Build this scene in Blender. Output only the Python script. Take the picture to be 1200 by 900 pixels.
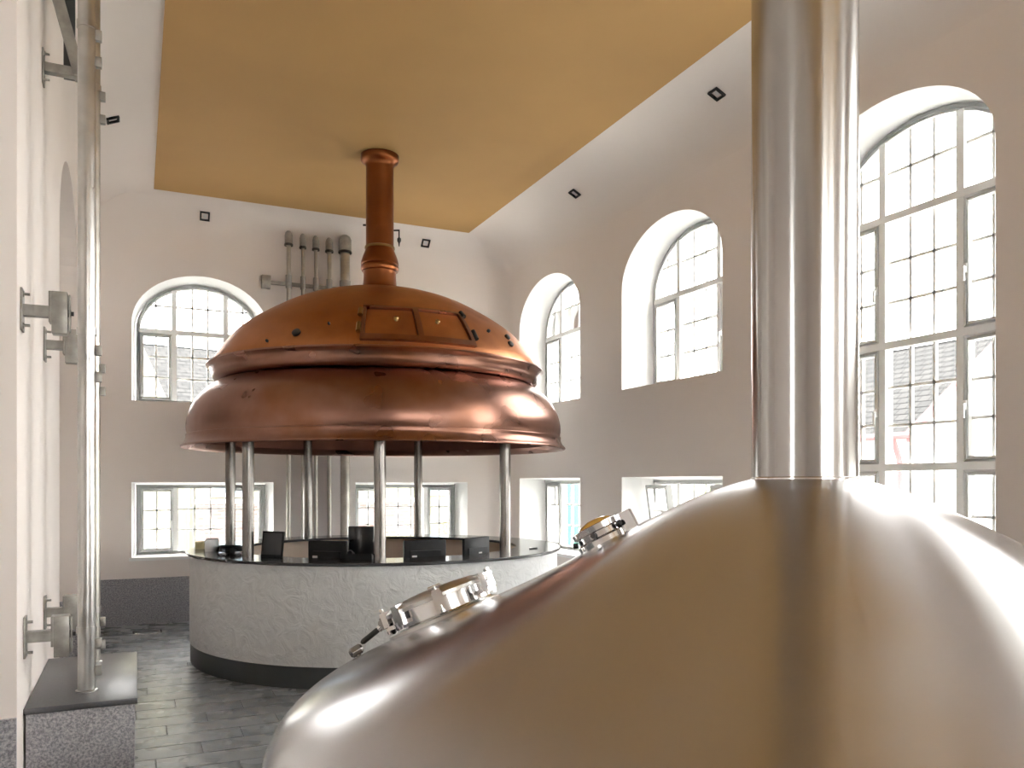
import bpy, bmesh, math, random
from mathutils import Vector, Matrix
for o in list(bpy.data.objects): bpy.data.objects.remove(o, do_unlink=True)
scene = bpy.context.scene
COL = scene.collection
rnd = random.Random(7)
PI = math.pi

# ------------------------------------------------------------------ camera
F_PX, HORIZON = 950.0, 566.0
YAW = math.atan(440 / 950)
cam_d = bpy.data.cameras.new('camera'); cam = bpy.data.objects.new('camera', cam_d); COL.objects.link(cam)
cam_d.sensor_width = 36.0; cam_d.lens = 36.0 * F_PX / 1200.0
cam_d.shift_y = (HORIZON - 450.0) / 1200.0
cam_d.clip_start = 0.05; cam_d.clip_end = 300
cam.location = (0, 0, 1.85); cam.rotation_euler = (PI / 2, 0, -YAW)
scene.camera = cam
# ------------------------------------------------------------------ sky and exposure
SKY = 5.0
w = bpy.data.worlds.new('overcast_sky'); scene.world = w; w.use_nodes = True
bg = w.node_tree.nodes['Background']
bg.inputs['Color'].default_value = (1.0, 0.985, 0.97, 1); bg.inputs['Strength'].default_value = SKY
vs = scene.view_settings
vs.view_transform = 'Standard'; vs.look = 'None'; vs.exposure = 1.88; vs.gamma = 1.0; vs.use_curve_mapping = False
cy = scene.cycles
cy.use_denoising = True; cy.max_bounces = 14; cy.diffuse_bounces = 8; cy.glossy_bounces = 6
cy.transparent_max_bounces = 16; cy.caustics_reflective = False; cy.caustics_refractive = False
cy.sample_clamp_indirect = 8.0

# ------------------------------------------------------------------ materials
MATS = {}
def nt_new(name):
    m = bpy.data.materials.new(name); m.use_nodes = True
    nt = m.node_tree; b = nt.nodes['Principled BSDF']; MATS[name] = m
    return m, nt, b
def node(nt, t, **k):
    n = nt.nodes.new(t)
    for a, v in k.items(): setattr(n, a, v)
    return n
def noise(nt, scale, detail=3.0, rough=0.5, vec=None):
    n = node(nt, 'ShaderNodeTexNoise'); n.inputs['Scale'].default_value = scale
    n.inputs['Detail'].default_value = detail; n.inputs['Roughness'].default_value = rough
    if vec is None:
        tc = node(nt, 'ShaderNodeTexCoord'); vec = tc.outputs['Object']
    nt.links.new(vec, n.inputs['Vector']); return n
def ramp(nt, fac, stops):
    r = node(nt, 'ShaderNodeValToRGB'); e = r.color_ramp.elements
    while len(e) < len(stops): e.new(0.5)
    for i, (p, c) in enumerate(stops):
        e[i].position = p; e[i].color = (c[0], c[1], c[2], 1)
    nt.links.new(fac, r.inputs['Fac']); return r
def bump(nt, b, h, strength, dist):
    n = node(nt, 'ShaderNodeBump'); n.inputs['Strength'].default_value = strength; n.inputs['Distance'].default_value = dist
    nt.links.new(h, n.inputs['Height']); nt.links.new(n.outputs['Normal'], b.inputs['Normal']); return n
def mat(name, c1, c2=None, scale=4.0, rough=0.6, metal=0.0, bmp=0.0, bscale=40.0, bdist=0.003, rvar=0.0, spec=None, coat=0.0):
    m, nt, b = nt_new(name)
    b.inputs['Roughness'].default_value = rough; b.inputs['Metallic'].default_value = metal
    if spec is not None: b.inputs['Specular IOR Level'].default_value = spec
    if coat: b.inputs['Coat Weight'].default_value = coat; b.inputs['Coat Roughness'].default_value = 0.15
    c2 = c2 or tuple(x * 0.93 for x in c1)
    n = noise(nt, scale); r = ramp(nt, n.outputs['Fac'], [(0.35, c1), (0.68, c2)])
    nt.links.new(r.outputs['Color'], b.inputs['Base Color'])
    if rvar:
        mr = node(nt, 'ShaderNodeMapRange'); mr.inputs['To Min'].default_value = max(0.03, rough - rvar); mr.inputs['To Max'].default_value = rough + rvar
        n3 = noise(nt, scale * 2.3, 4.0); nt.links.new(n3.outputs['Fac'], mr.inputs['Value']); nt.links.new(mr.outputs['Result'], b.inputs['Roughness'])
    if bmp:
        n2 = noise(nt, bscale, 5.0); bump(nt, b, n2.outputs['Fac'], bmp, bdist)
    return m
mat('wall_plaster', (0.868, 0.806, 0.765), (0.853, 0.791, 0.75), 0.9, 0.85, bmp=0.12, bscale=25, bdist=0.004)
mat('cove_plaster', (0.868, 0.806, 0.765), (0.853, 0.791, 0.75), 0.9, 0.85)
mat('ochre_paint', (0.56, 0.34, 0.125), (0.52, 0.315, 0.115), 0.8, 0.75, bmp=0.15, bscale=12, bdist=0.004)
mat('white_frame', (0.90, 0.90, 0.89), (0.88, 0.88, 0.87), 3, 0.4)
mat('white_reveal', (0.84, 0.84, 0.83), (0.82, 0.82, 0.81), 1.0, 0.8)
mat('dark_base', (0.055, 0.06, 0.062), (0.045, 0.05, 0.052), 6, 0.35)
mat('black_stone', (0.03, 0.031, 0.035), (0.05, 0.05, 0.055), 60, 0.18)
mat('grey_slab', (0.075, 0.078, 0.085), (0.095, 0.098, 0.105), 60, 0.32)
mat('black_plastic', (0.009, 0.0095, 0.0105), (0.013, 0.0135, 0.015), 20, 0.45, spec=0.2)
mat('screen_grey', (0.06, 0.065, 0.07), (0.05, 0.055, 0.06), 5, 0.3)
mat('screen_glass', (0.012, 0.013, 0.015), (0.015, 0.016, 0.018), 5, 0.1)
mat('sticker', (0.75, 0.75, 0.75), (0.7, 0.7, 0.7), 10, 0.5)
mat('paper', (0.86, 0.86, 0.85), (0.82, 0.82, 0.81), 8, 0.7)
mat('pale_yellow_paper', (0.85, 0.80, 0.50), (0.82, 0.76, 0.46), 8, 0.7)
mat('wood_lining', (0.80, 0.68, 0.56), (0.76, 0.63, 0.51), 3, 0.45)
mat('polished_steel', (0.78, 0.78, 0.78), (0.72, 0.72, 0.72), 6, 0.12, 1.0, rvar=0.04)
mat('satin_steel', (0.56, 0.55, 0.53), (0.46, 0.45, 0.43), 8, 0.30, 1.0, rvar=0.06)
mat('post_steel', (0.30, 0.285, 0.27), (0.25, 0.235, 0.22), 8, 0.24, 1.0, rvar=0.04)
mat('dull_steel', (0.50, 0.48, 0.44), (0.40, 0.38, 0.34), 8, 0.38, 1.0, rvar=0.06)
mat('galvanised', (0.40, 0.39, 0.36), (0.29, 0.28, 0.26), 14, 0.5, 0.8, rvar=0.08)
mat('brass', (0.36, 0.24, 0.10), (0.30, 0.19, 0.08), 8, 0.3, 1.0)
mat('bolt_black', (0.02, 0.02, 0.02), (0.03, 0.03, 0.03), 20, 0.45)
mat('soil_ground', (0.35, 0.34, 0.31), (0.28, 0.28, 0.25), 0.6, 0.9)
mat('render_white', (0.80, 0.79, 0.76), (0.76, 0.75, 0.72), 0.6, 0.9)
mat('render_yellow', (0.25, 0.24, 0.17), (0.235, 0.225, 0.16), 0.6, 0.9, spec=0.1)
mat('red_paint', (0.24, 0.10, 0.105), (0.21, 0.085, 0.09), 4, 0.6, spec=0.2)
mat('blue_grey_paint', (0.30, 0.42, 0.52), (0.26, 0.38, 0.48), 4, 0.5)
mat('turquoise_paint', (0.09, 0.29, 0.235), (0.08, 0.265, 0.215), 4, 0.6, spec=0.2)
mat('leaf_green', (0.18, 0.26, 0.08), (0.28, 0.34, 0.12), 6, 0.7)
mat('leaf_yellow', (0.75, 0.62, 0.10), (0.62, 0.55, 0.12), 6, 0.7)
mat('bark', (0.16, 0.12, 0.09), (0.12, 0.09, 0.07), 12, 0.9)

def copper(name, c1, c2, c3, rough, bmp):
    m, nt, b = nt_new(name); b.inputs['Metallic'].default_value = 1.0
    n = noise(nt, 1.3, 3.0, 0.5)
    r = ramp(nt, n.outputs['Fac'], [(0.30, c1), (0.52, c2), (0.72, c3)])
    n2 = noise(nt, 7, 2.5, 0.5); mx = node(nt, 'ShaderNodeMixRGB', blend_type='MULTIPLY'); mx.inputs['Fac'].default_value = 0.35
    r2 = ramp(nt, n2.outputs['Fac'], [(0.30, (0.80, 0.75, 0.72)), (0.65, (1, 1, 1))])
    nt.links.new(r.outputs['Color'], mx.inputs['Color1']); nt.links.new(r2.outputs['Color'], mx.inputs['Color2'])
    nt.links.new(mx.outputs['Color'], b.inputs['Base Color'])
    mr = node(nt, 'ShaderNodeMapRange'); mr.inputs['To Min'].default_value = rough - 0.10; mr.inputs['To Max'].default_value = rough + 0.12
    n3 = noise(nt, 2.6, 2.0); nt.links.new(n3.outputs['Fac'], mr.inputs['Value']); nt.links.new(mr.outputs['Result'], b.inputs['Roughness'])
    n4 = noise(nt, 4.0, 1.5); bump(nt, b, n4.outputs['Fac'], bmp, 0.02)
copper('copper_dome', (0.41, 0.16, 0.066), (0.48, 0.20, 0.082), (0.34, 0.135, 0.066), 0.42, 0.05)
copper('copper_skirt', (0.25, 0.13, 0.098), (0.305, 0.162, 0.12), (0.25, 0.107, 0.056), 0.29, 0.05)
copper('copper_stack', (0.22, 0.075, 0.028), (0.27, 0.095, 0.036), (0.18, 0.06, 0.024), 0.34, 0.08)
mat('copper_inside', (0.22, 0.085, 0.05), (0.16, 0.06, 0.04), 3, 0.6, 0.5)

def brushed(name, col, rough, aniso, rot):
    m, nt, b = nt_new(name); b.inputs['Metallic'].default_value = 1.0
    b.inputs['Anisotropic'].default_value = aniso; b.inputs['Anisotropic Rotation'].default_value = rot
    tg = node(nt, 'ShaderNodeTangent', direction_type='RADIAL', axis='Z'); nt.links.new(tg.outputs['Tangent'], b.inputs['Tangent'])
    tc = node(nt, 'ShaderNodeTexCoord'); sp = node(nt, 'ShaderNodeSeparateXYZ'); nt.links.new(tc.outputs['Object'], sp.inputs['Vector'])
    ln = node(nt, 'ShaderNodeVectorMath', operation='LENGTH'); cm = node(nt, 'ShaderNodeCombineXYZ')
    nt.links.new(sp.outputs['X'], cm.inputs['X']); nt.links.new(sp.outputs['Y'], cm.inputs['Y']); nt.links.new(cm.outputs['Vector'], ln.inputs[0])
    at = node(nt, 'ShaderNodeMath', operation='ARCTAN2'); nt.links.new(sp.outputs['Y'], at.inputs[0]); nt.links.new(sp.outputs['X'], at.inputs[1])
    c2 = node(nt, 'ShaderNodeCombineXYZ')
    for src, k, dst in ((ln.outputs['Value'], 260.0, 'X'), (at.outputs['Value'], 1.5, 'Y'), (sp.outputs['Z'], 260.0, 'Z')):
        mu = node(nt, 'ShaderNodeMath', operation='MULTIPLY'); mu.inputs[1].default_value = k
        nt.links.new(src, mu.inputs[0]); nt.links.new(mu.outputs[0], c2.inputs[dst])
    n = noise(nt, 1.0, 4.0, 0.6, c2.outputs['Vector'])
    r = ramp(nt, n.outputs['Fac'], [(0.3, tuple(x * 0.994 for x in col)), (0.7, tuple(min(1, x * 1.006) for x in col))]); nt.links.new(r.outputs['Color'], b.inputs['Base Color'])
    mr = node(nt, 'ShaderNodeMapRange'); mr.inputs['To Min'].default_value = rough - 0.004; mr.inputs['To Max'].default_value = rough + 0.005
    nt.links.new(n.outputs['Fac'], mr.inputs['Value']); nt.links.new(mr.outputs['Result'], b.inputs['Roughness'])
    return m
brushed('brushed_dome', (0.56, 0.55, 0.555), 0.25, 0.90, 0.25)
brushed('brushed_column', (0.50, 0.49, 0.475), 0.22, 0.85, 0.25)

def granite(name, a, b_, c):
    m, nt, b = nt_new(name); b.inputs['Roughness'].default_value = 0.45
    n = noise(nt, 70, 4.0, 0.75); r = ramp(nt, n.outputs['Fac'], [(0.36, a), (0.5, b_), (0.62, c)]); r.color_ramp.interpolation = 'LINEAR'
    nt.links.new(r.outputs['Color'], b.inputs['Base Color'])
granite('granite', (0.17, 0.17, 0.19), (0.33, 0.33, 0.355), (0.52, 0.51, 0.525))
m, nt, b = nt_new('slate_tile'); b.inputs['Roughness'].default_value = 0.30
oi = node(nt, 'ShaderNodeObjectInfo'); n = noise(nt, 3, 2.0, 0.5); ad = node(nt, 'ShaderNodeMath', operation='MULTIPLY_ADD')
ad.inputs[1].default_value = 0.35; nt.links.new(oi.outputs['Random'], ad.inputs[0]); nt.links.new(n.outputs['Fac'], ad.inputs[2])
r = ramp(nt, ad.outputs[0], [(0.35, (0.17, 0.185, 0.195)), (0.95, (0.215, 0.23, 0.238))]); nt.links.new(r.outputs['Color'], b.inputs['Base Color'])
mr = node(nt, 'ShaderNodeMapRange'); mr.inputs['To Min'].default_value = 0.2; mr.inputs['To Max'].default_value = 0.36
nt.links.new(n.outputs['Fac'], mr.inputs['Value']); nt.links.new(mr.outputs['Result'], b.inputs['Roughness'])
n2 = noise(nt, 5, 2.0); bump(nt, b, n2.outputs['Fac'], 0.05, 0.004)
mat('grout', (0.14, 0.145, 0.15), (0.12, 0.125, 0.13), 20, 0.8)
m, nt, b = nt_new('trowelled_plaster'); b.inputs['Roughness'].default_value = 0.7
n = noise(nt, 7, 5.0, 0.55); n.inputs['Distortion'].default_value = 1.6
r = ramp(nt, n.outputs['Fac'], [(0.3, (0.60, 0.61, 0.61)), (0.7, (0.68, 0.69, 0.69))]); nt.links.new(r.outputs['Color'], b.inputs['Base Color']); bump(nt, b, n.outputs['Fac'], 0.5, 0.035)
m, nt, b = nt_new('amber_glass'); b.inputs['Base Color'].default_value = (0.62, 0.36, 0.08, 1); b.inputs['Roughness'].default_value = 0.08; b.inputs['Coat Weight'].default_value = 0.6
n = noise(nt, 20); r = ramp(nt, n.outputs['Fac'], [(0.3, (0.58, 0.33, 0.07)), (0.7, (0.66, 0.40, 0.10))]); nt.links.new(r.outputs['Color'], b.inputs['Base Color'])
# window glass
m, nt, b = nt_new('window_glass'); nt.nodes.remove(b); out = nt.nodes['Material Output']
tr = node(nt, 'ShaderNodeBsdfTransparent'); tr.inputs['Color'].default_value = (0.98, 0.99, 0.98, 1)
gl = node(nt, 'ShaderNodeBsdfGlossy'); gl.inputs['Roughness'].default_value = 0.02; fr = node(nt, 'ShaderNodeFresnel'); fr.inputs['IOR'].default_value = 1.18
n = noise(nt, 2); r = ramp(nt, n.outputs['Fac'], [(0, (0.97, 0.98, 0.97)), (1, (0.99, 1, 0.99))]); nt.links.new(r.outputs['Color'], tr.inputs['Color'])
mx = node(nt, 'ShaderNodeMixShader'); nt.links.new(fr.outputs[0], mx.inputs[0]); nt.links.new(tr.outputs[0], mx.inputs[1]); nt.links.new(gl.outputs[0], mx.inputs[2]); nt.links.new(mx.outputs[0], out.inputs['Surface'])
# brick and roof tile
def bricks(name, c1, c2, cm, scale, bw, rh, rough=0.85):
    m, nt, b = nt_new(name); b.inputs['Roughness'].default_value = rough; b.inputs['Specular IOR Level'].default_value = 0.05
    tc = node(nt, 'ShaderNodeTexCoord'); br = node(nt, 'ShaderNodeTexBrick'); br.inputs['Scale'].default_value = scale
    br.inputs['Brick Width'].default_value = bw; br.inputs['Row Height'].default_value = rh; br.inputs['Mortar Size'].default_value = 0.012
    for k, c in (('Color1', c1), ('Color2', c2), ('Mortar', cm)): br.inputs[k].default_value = (*c, 1)
    nt.links.new(tc.outputs['UV'], br.inputs['Vector']); nt.links.new(br.outputs['Color'], b.inputs['Base Color'])
    bump(nt, b, br.outputs['Fac'], -0.4, 0.02)
bricks('old_brick', (0.16, 0.105, 0.10), (0.20, 0.135, 0.128), (0.26, 0.23, 0.22), 1.0, 0.22, 0.07)
bricks('roof_tile', (0.040, 0.040, 0.040), (0.052, 0.051, 0.050), (0.026, 0.026, 0.026), 1.0, 0.22, 0.17)

# ------------------------------------------------------------------ geometry helpers
def finish(bm, sharp=38, flat=False):
    bmesh.ops.remove_doubles(bm, verts=bm.verts[:], dist=1e-5)
    bmesh.ops.recalc_face_normals(bm, faces=bm.faces[:])
    for f in bm.faces: f.smooth = not flat
    for e in bm.edges:
        e.smooth = not (len(e.link_faces) == 2 and e.calc_face_angle(0) > math.radians(sharp))
def obj(name, bm, m, parent=None, sharp=38, loc=None, keep=False, flat=False):
    if not keep: finish(bm, sharp, flat)
    me = bpy.data.meshes.new(name); bm.to_mesh(me); bm.free(); me.materials.append(MATS[m])
    o = bpy.data.objects.new(name, me); COL.objects.link(o)
    if loc: o.location = loc
    if parent: o.parent = parent
    return o
def thing(name, label, cat, loc=(0, 0, 0), group=None, rz=0.0):
    o = bpy.data.objects.new(name, None); o.empty_display_size = 0.1; COL.objects.link(o); o.location = loc; o.rotation_euler.z = rz
    return tag(o, label, cat, group)
def tag(o, label, cat, group=None):
    o['label'] = label; o['category'] = cat
    if group: o['group'] = group
    return o
def struct(o, label=None, cat=None):
    o['kind'] = 'structure'
    if label: o['label'] = label
    if cat: o['category'] = cat
    return o
def hexa(bm, p):
    v = [bm.verts.new(x) for x in p]
    for q in ((0, 3, 2, 1), (4, 5, 6, 7), (0, 1, 5, 4), (1, 2, 6, 5), (2, 3, 7, 6), (3, 0, 4, 7)): bm.faces.new([v[i] for i in q])
def box(bm, x0, x1, y0, y1, z0, z1, T=None):
    p = [(x0, y0, z0), (x1, y0, z0), (x1, y1, z0), (x0, y1, z0), (x0, y0, z1), (x1, y0, z1), (x1, y1, z1), (x0, y1, z1)]
    hexa(bm, [T(*q) if T else q for q in p])
def bevbox(x0, x1, y0, y1, z0, z1, bv=0.004):
    bm = bmesh.new(); box(bm, x0, x1, y0, y1, z0, z1)
    bmesh.ops.recalc_face_normals(bm, faces=bm.faces[:])
    bmesh.ops.bevel(bm, geom=bm.edges[:], offset=bv, segments=2, profile=0.5, affect='EDGES'); return bm
def lathe(prof, seg=64, close=False, bm=None, a0=0.0, a1=2 * PI):
    bm = bm or bmesh.new(); full = abs(a1 - a0 - 2 * PI) < 1e-6; n = seg if full else seg + 1
    rings = []
    for r, z in prof:
        if r < 1e-6: rings.append([bm.verts.new((0, 0, z))])
        else: rings.append([bm.verts.new((r * math.cos(a0 + (a1 - a0) * i / seg), r * math.sin(a0 + (a1 - a0) * i / seg), z)) for i in range(n)])
    pr = list(zip(rings, rings[1:])) + ([(rings[-1], rings[0])] if close else [])
    for A, B in pr:
        for i in range(seg):
            j = (i + 1) % n
            if len(A) == 1 and len(B) == 1: continue
            if len(A) == 1: bm.faces.new((A[0], B[j], B[i]))
            elif len(B) == 1: bm.faces.new((A[i], A[j], B[0]))
            else: bm.faces.new((A[i], A[j], B[j], B[i]))
    return bm
def tube(bm, pts, r, seg=12, caps=True):
    pts = [Vector(p) for p in pts]; rings = []; up = None
    for i, p in enumerate(pts):
        d = ((pts[min(i + 1, len(pts) - 1)] - p).normalized() + (p - pts[max(i - 1, 0)]).normalized()).normalized()
        if up is None: up = Vector((0, 0, 1)) if abs(d.z) < 0.9 else Vector((1, 0, 0))
        x = d.cross(up).normalized(); y = d.cross(x).normalized(); up = -y if False else up
        rr = r[i] if isinstance(r, (list, tuple)) else r
        rings.append([bm.verts.new(p + x * (rr * math.cos(2 * PI * k / seg)) + y * (rr * math.sin(2 * PI * k / seg))) for k in range(seg)])
    for A, B in zip(rings, rings[1:]):
        for k in range(seg): bm.faces.new((A[k], A[(k + 1) % seg], B[(k + 1) % seg], B[k]))
    if caps: bm.faces.new(rings[0][::-1]); bm.faces.new(rings[-1])
    return bm
def smooth_prof(pts, n=6):
    out = []
    for i in range(len(pts) - 1):
        p0, p1, p2, p3 = pts[max(i - 1, 0)], pts[i], pts[i + 1], pts[min(i + 2, len(pts) - 1)]
        for k in range(n):
            t = k / n
            out.append(tuple(0.5 * (2 * p1[c] + (p2[c] - p0[c]) * t + (2 * p0[c] - 5 * p1[c] + 4 * p2[c] - p3[c]) * t * t + (3 * p1[c] - p0[c] - 3 * p2[c] + p3[c]) * t ** 3) for c in (0, 1)))
    out.append(pts[-1]); return out

# ------------------------------------------------------------------ room dimensions
XL, XR, YB, YF, XA = -0.57, 5.30, 11.70, -5.0, -4.2   # left face, right face, back face, wall behind the camera, annex wall
YP = 4.95                                             # end face of the left pier
ZC0, ZC = 5.08, 5.60                                  # spring of the cove, ceiling panel
TH = 0.62
def Mback(s, n, z): return (s, YB + n, z)
def Mright(s, n, z): return (XR + n, s, z)
def Mleft(s, n, z): return (XL - n, s, z)
def Mfront(s, n, z): return (s, YF - n, z)
def Mannex(s, n, z): return (XA - n, s, z)
def op(s0, s1, z0, zs, za): return dict(s0=s0, s1=s1, z0=z0, zs=zs, za=za)
def arch(o, s, e=0.0):
    mid, h = (o['s0'] + o['s1']) / 2, (o['s1'] - o['s0']) / 2
    if o['za'] - o['zs'] < 1e-6: return o['za'] - e
    q = max(0.0, 1 - ((s - mid) / h) ** 2); return o['zs'] + (o['za'] - o['zs']) * math.sqrt(q) - e
def spread(o, N=28):
    mid, h = (o['s0'] + o['s1']) / 2, (o['s1'] - o['s0']) / 2
    if o['za'] - o['zs'] < 1e-6: return [o['s0'], o['s1']]
    return [mid - h * math.cos(PI * i / N) for i in range(N + 1)]
SPL = 0.05
def outer(o): return dict(s0=o['s0'] + SPL, s1=o['s1'] - SPL, z0=o['z0'], zs=o['zs'] - SPL * 0.6, za=o['za'] - SPL * 0.6)
def wall_face(bm, M, a, b, top, ops, n):
    ss = sorted(set([a, b] + [round(x, 5) for o in ops for x in spread(o)]))
    for s, t in zip(ss, ss[1:]):
        c = [o for o in ops if o['s0'] < (s + t) / 2 < o['s1']]; c.sort(key=lambda o: o['z0'])
        lo = (0.0, 0.0)
        for o in c:
            hi = (o['z0'], o['z0'])
            bm.faces.new([bm.verts.new(M(s, n, lo[0])), bm.verts.new(M(t, n, lo[1])), bm.verts.new(M(t, n, hi[1])), bm.verts.new(M(s, n, hi[0]))])
            lo = (arch(o, s), arch(o, t))
        bm.faces.new([bm.verts.new(M(s, n, lo[0])), bm.verts.new(M(t, n, lo[1])), bm.verts.new(M(t, n, top)), bm.verts.new(M(s, n, top))])
def outline(o):
    return [(o['s0'], o['z0'])] + [(s, arch(o, s)) for s in spread(o)] + [(o['s1'], o['z0'])]
def reveals(bm, M, o, n0, n1):
    A, B = outline(o), outline(outer(o)); k = len(A)
    for i in range(k):
        j = (i + 1) % k
        bm.faces.new([bm.verts.new(M(A[i][0], n0, A[i][1])), bm.verts.new(M(A[j][0], n0, A[j][1])), bm.verts.new(M(B[j][0], n1, B[j][1])), bm.verts.new(M(B[i][0], n1, B[i][1]))])
def wall(name, M, a, b, top, ops, label):
    bm = bmesh.new(); wall_face(bm, M, a, b, top, ops, 0.0); wall_face(bm, M, a - 0.3, b + 0.3, top + 0.8, [outer(o) for o in ops], TH)
    w = struct(obj(name, bm, 'wall_plaster', flat=True), label, 'wall')
    for o in ops:
        bm = bmesh.new(); reveals(bm, M, o, 0.0, TH); obj('window_reveal', bm, 'white_reveal', w)
    return w

A_Z = (2.97, 4.15, 4.80)
archR = [(9.31, 11.17), (6.45, 8.30), (0.72, 2.57), (-2.14, -0.29)]
right_ops = [op(a, b, *A_Z) for a, b in archR] + [op(a, b, 0.87, 1.92, 1.92) for a, b in archR]
big = op(3.62, 5.46, 0.87, 4.22, 4.84); right_ops.append(big)
back_ops = [op(-0.06, 1.68, 2.93, 3.95, 4.64), op(-0.06, 1.74, 0.86, 1.86, 1.86), op(2.90, 4.64, 2.93, 3.95, 4.64), op(2.90, 4.66, 0.86, 1.86, 1.86)]
front_ops = [op(a, a + 1.8, *q) for a in (1.35, 3.35) for q in (A_Z, (0.87, 1.92, 1.92))]  # unseen windows added to bring daylight onto the end wall
annex_ops = [op(-0.6, 0.4, 1.6, 3.9, 4.3)]  # narrow unseen window added to give the steel column its bright streak
CR = 0.30                                              # rounded corner radius
wr = wall('wall_right', Mright, YF, YB - CR, ZC0, right_ops, 'white plastered wall with deep arched windows')
wb = wall('wall_back', Mback, XL, XR - CR, ZC0, back_ops, 'white plastered end wall behind the copper kettle')
wall('wall_front', Mfront, XA, XR, ZC0, front_ops, 'white plastered wall opposite the copper kettle')
wall('wall_annex', Mannex, YF, YP, ZC0, annex_ops, 'white plastered wall of the side bay')
bm = bmesh.new(); cor = [(XR - CR + CR * math.sin(PI / 2 * i / 12), YB - CR + CR * math.cos(PI / 2 * i / 12)) for i in range(13)]
for p, q in zip(cor, cor[1:]): bm.faces.new([bm.verts.new((*p, 0)), bm.verts.new((*q, 0)), bm.verts.new((*q, ZC0)), bm.verts.new((*p, ZC0))])
obj('rounded_corner', bm, 'wall_plaster', wb)
# left wall: pier face with an arched niche
niche = op(7.55, 9.75, 0.0, 3.95, 4.78)
bm = bmesh.new(); wall_face(bm, Mleft, YP, YB, ZC0, [niche], 0.0)
ND = 0.55
A = outline(niche)
for i in range(len(A)):
    j = (i + 1) % len(A)
    bm.faces.new([bm.verts.new(Mleft(A[i][0], 0, A[i][1])), bm.verts.new(Mleft(A[j][0], 0, A[j][1])), bm.verts.new(Mleft(A[j][0], ND, A[j][1])), bm.verts.new(Mleft(A[i][0], ND, A[i][1]))])
bm.faces.new([bm.verts.new(Mleft(s, ND, z)) for s, z in A])
bm.faces.new([bm.verts.new(p) for p in ((XA, YP, 0), (XL, YP, 0), (XL, YP, ZC0), (XA, YP, ZC0))])
bm.faces.new([bm.verts.new(p) for p in ((XL - 0.9, YP, 0), (XL - 0.9, YB + 0.3, 0), (XL - 0.9, YB + 0.3, ZC0), (XL - 0.9, YP, ZC0))])
wl = struct(obj('wall_left', bm, 'wall_plaster', flat=True), 'white plastered pier wall with an arched niche behind the steel pipes', 'wall')

# ceiling: white cove lofted from the wall line to the ochre panel
PX0, PX1, PY0, PY1 = 0.20, 4.50, -4.3, 11.25
wall_pts, pan_pts = [], []
def seg_pts(a, b, c, d, n):
    for i in range(n): t = i / n; wall_pts.append((a[0] + (b[0] - a[0]) * t, a[1] + (b[1] - a[1]) * t)); pan_pts.append((c[0] + (d[0] - c[0]) * t, c[1] + (d[1] - c[1]) * t))
seg_pts((XL, YF), (XL, YB), (PX0, PY0), (PX0, PY1), 12)
seg_pts((XL, YB), (XR - CR, YB), (PX0, PY1), (PX1, PY1), 12)
for p in cor[:-1]: wall_pts.append(p); pan_pts.append((PX1, PY1))
seg_pts((XR, YB - CR), (XR, YF), (PX1, PY1), (PX1, PY0), 12)
seg_pts((XR, YF), (XL, YF), (PX1, PY0), (PX0, PY0), 8)
bm = bmesh.new(); grid = []
for k in range(17):
    ph = PI / 2 * k / 16
    grid.append([bm.verts.new((a[0] + (b[0] - a[0]) * (1 - math.cos(ph)), a[1] + (b[1] - a[1]) * (1 - math.cos(ph)), ZC0 + (ZC - ZC0) * math.sin(ph))) for a, b in zip(wall_pts, pan_pts)])
N = len(wall_pts)
for A, B in zip(grid, grid[1:]):
    for i in range(N):
        try: bm.faces.new((A[i], A[(i + 1) % N], B[(i + 1) % N], B[i]))
        except ValueError: pass
box(bm, XA - 0.3, XL, YF - 0.3, YP + 0.3, ZC0, ZC0 + 0.15)
ceil = struct(obj('ceiling', bm, 'cove_plaster', sharp=30), 'white coved ceiling edge around the ochre panel', 'ceiling')
bm = bmesh.new(); box(bm, PX0, PX1, PY0, PY1, ZC - 0.018, ZC + 0.12)
po = obj('ochre_panel', bm, 'ochre_paint', ceil); po['label'] = 'flat ochre yellow ceiling panel'

# floor with slate tiles
bm = bmesh.new(); box(bm, XA - 0.3, XR + 0.3, YF - 0.3, YB + 0.3, -0.2, -0.006)
fl = struct(obj('floor', bm, 'grout'), 'grey slate tile floor laid in running bond', 'floor')
TL, TW, G = 0.80, 0.262, 0.004
def tile_bm(L, W):
    bm = bmesh.new(); e = 0.003
    hexa(bm, [(0, 0, -0.012), (L, 0, -0.012), (L, W, -0.012), (0, W, -0.012), (e, e, 0), (L - e, e, 0), (L - e, W - e, 0), (e, W - e, 0)]); return bm
bmt = tile_bm(TL - G, TW - G); finish(bmt, 20); tile_me = bpy.data.meshes.new('floor_tile'); bmt.to_mesh(tile_me); bmt.free(); tile_me.materials.append(MATS['slate_tile'])
rest = bmesh.new(); y = YB - TW; row = 0
while y > YF:
    x = XL - ((row * 0.37) % 1.0) * TL
    if y < YP: x -= TL * 5
    while x < XR:
        x0, x1 = max(x, XA if y < YP else XL), min(x + TL, XR)
        if x1 - x0 > 0.05:
            if y > 4.3 and x0 < 2.6:
                if x1 - x0 > TL - 0.01: o = bpy.data.objects.new('floor_tile', tile_me); COL.objects.link(o)
                else: o = obj('floor_tile', tile_bm(x1 - x0 - G, TW - G), 'slate_tile', sharp=20)
                o.location = (x0, y, rnd.uniform(-0.0012, 0.0)); o.parent = fl
            else:
                e = 0.003; L, W = x1 - x0 - G, TW - G
                hexa(rest, [(x0, y, -0.012), (x0 + L, y, -0.012), (x0 + L, y + W, -0.012), (x0, y + W, -0.012), (x0 + e, y + e, 0), (x0 + L - e, y + e, 0), (x0 + L - e, y + W - e, 0), (x0 + e, y + W - e, 0)])
        x += TL
    y -= TW; row += 1
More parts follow.
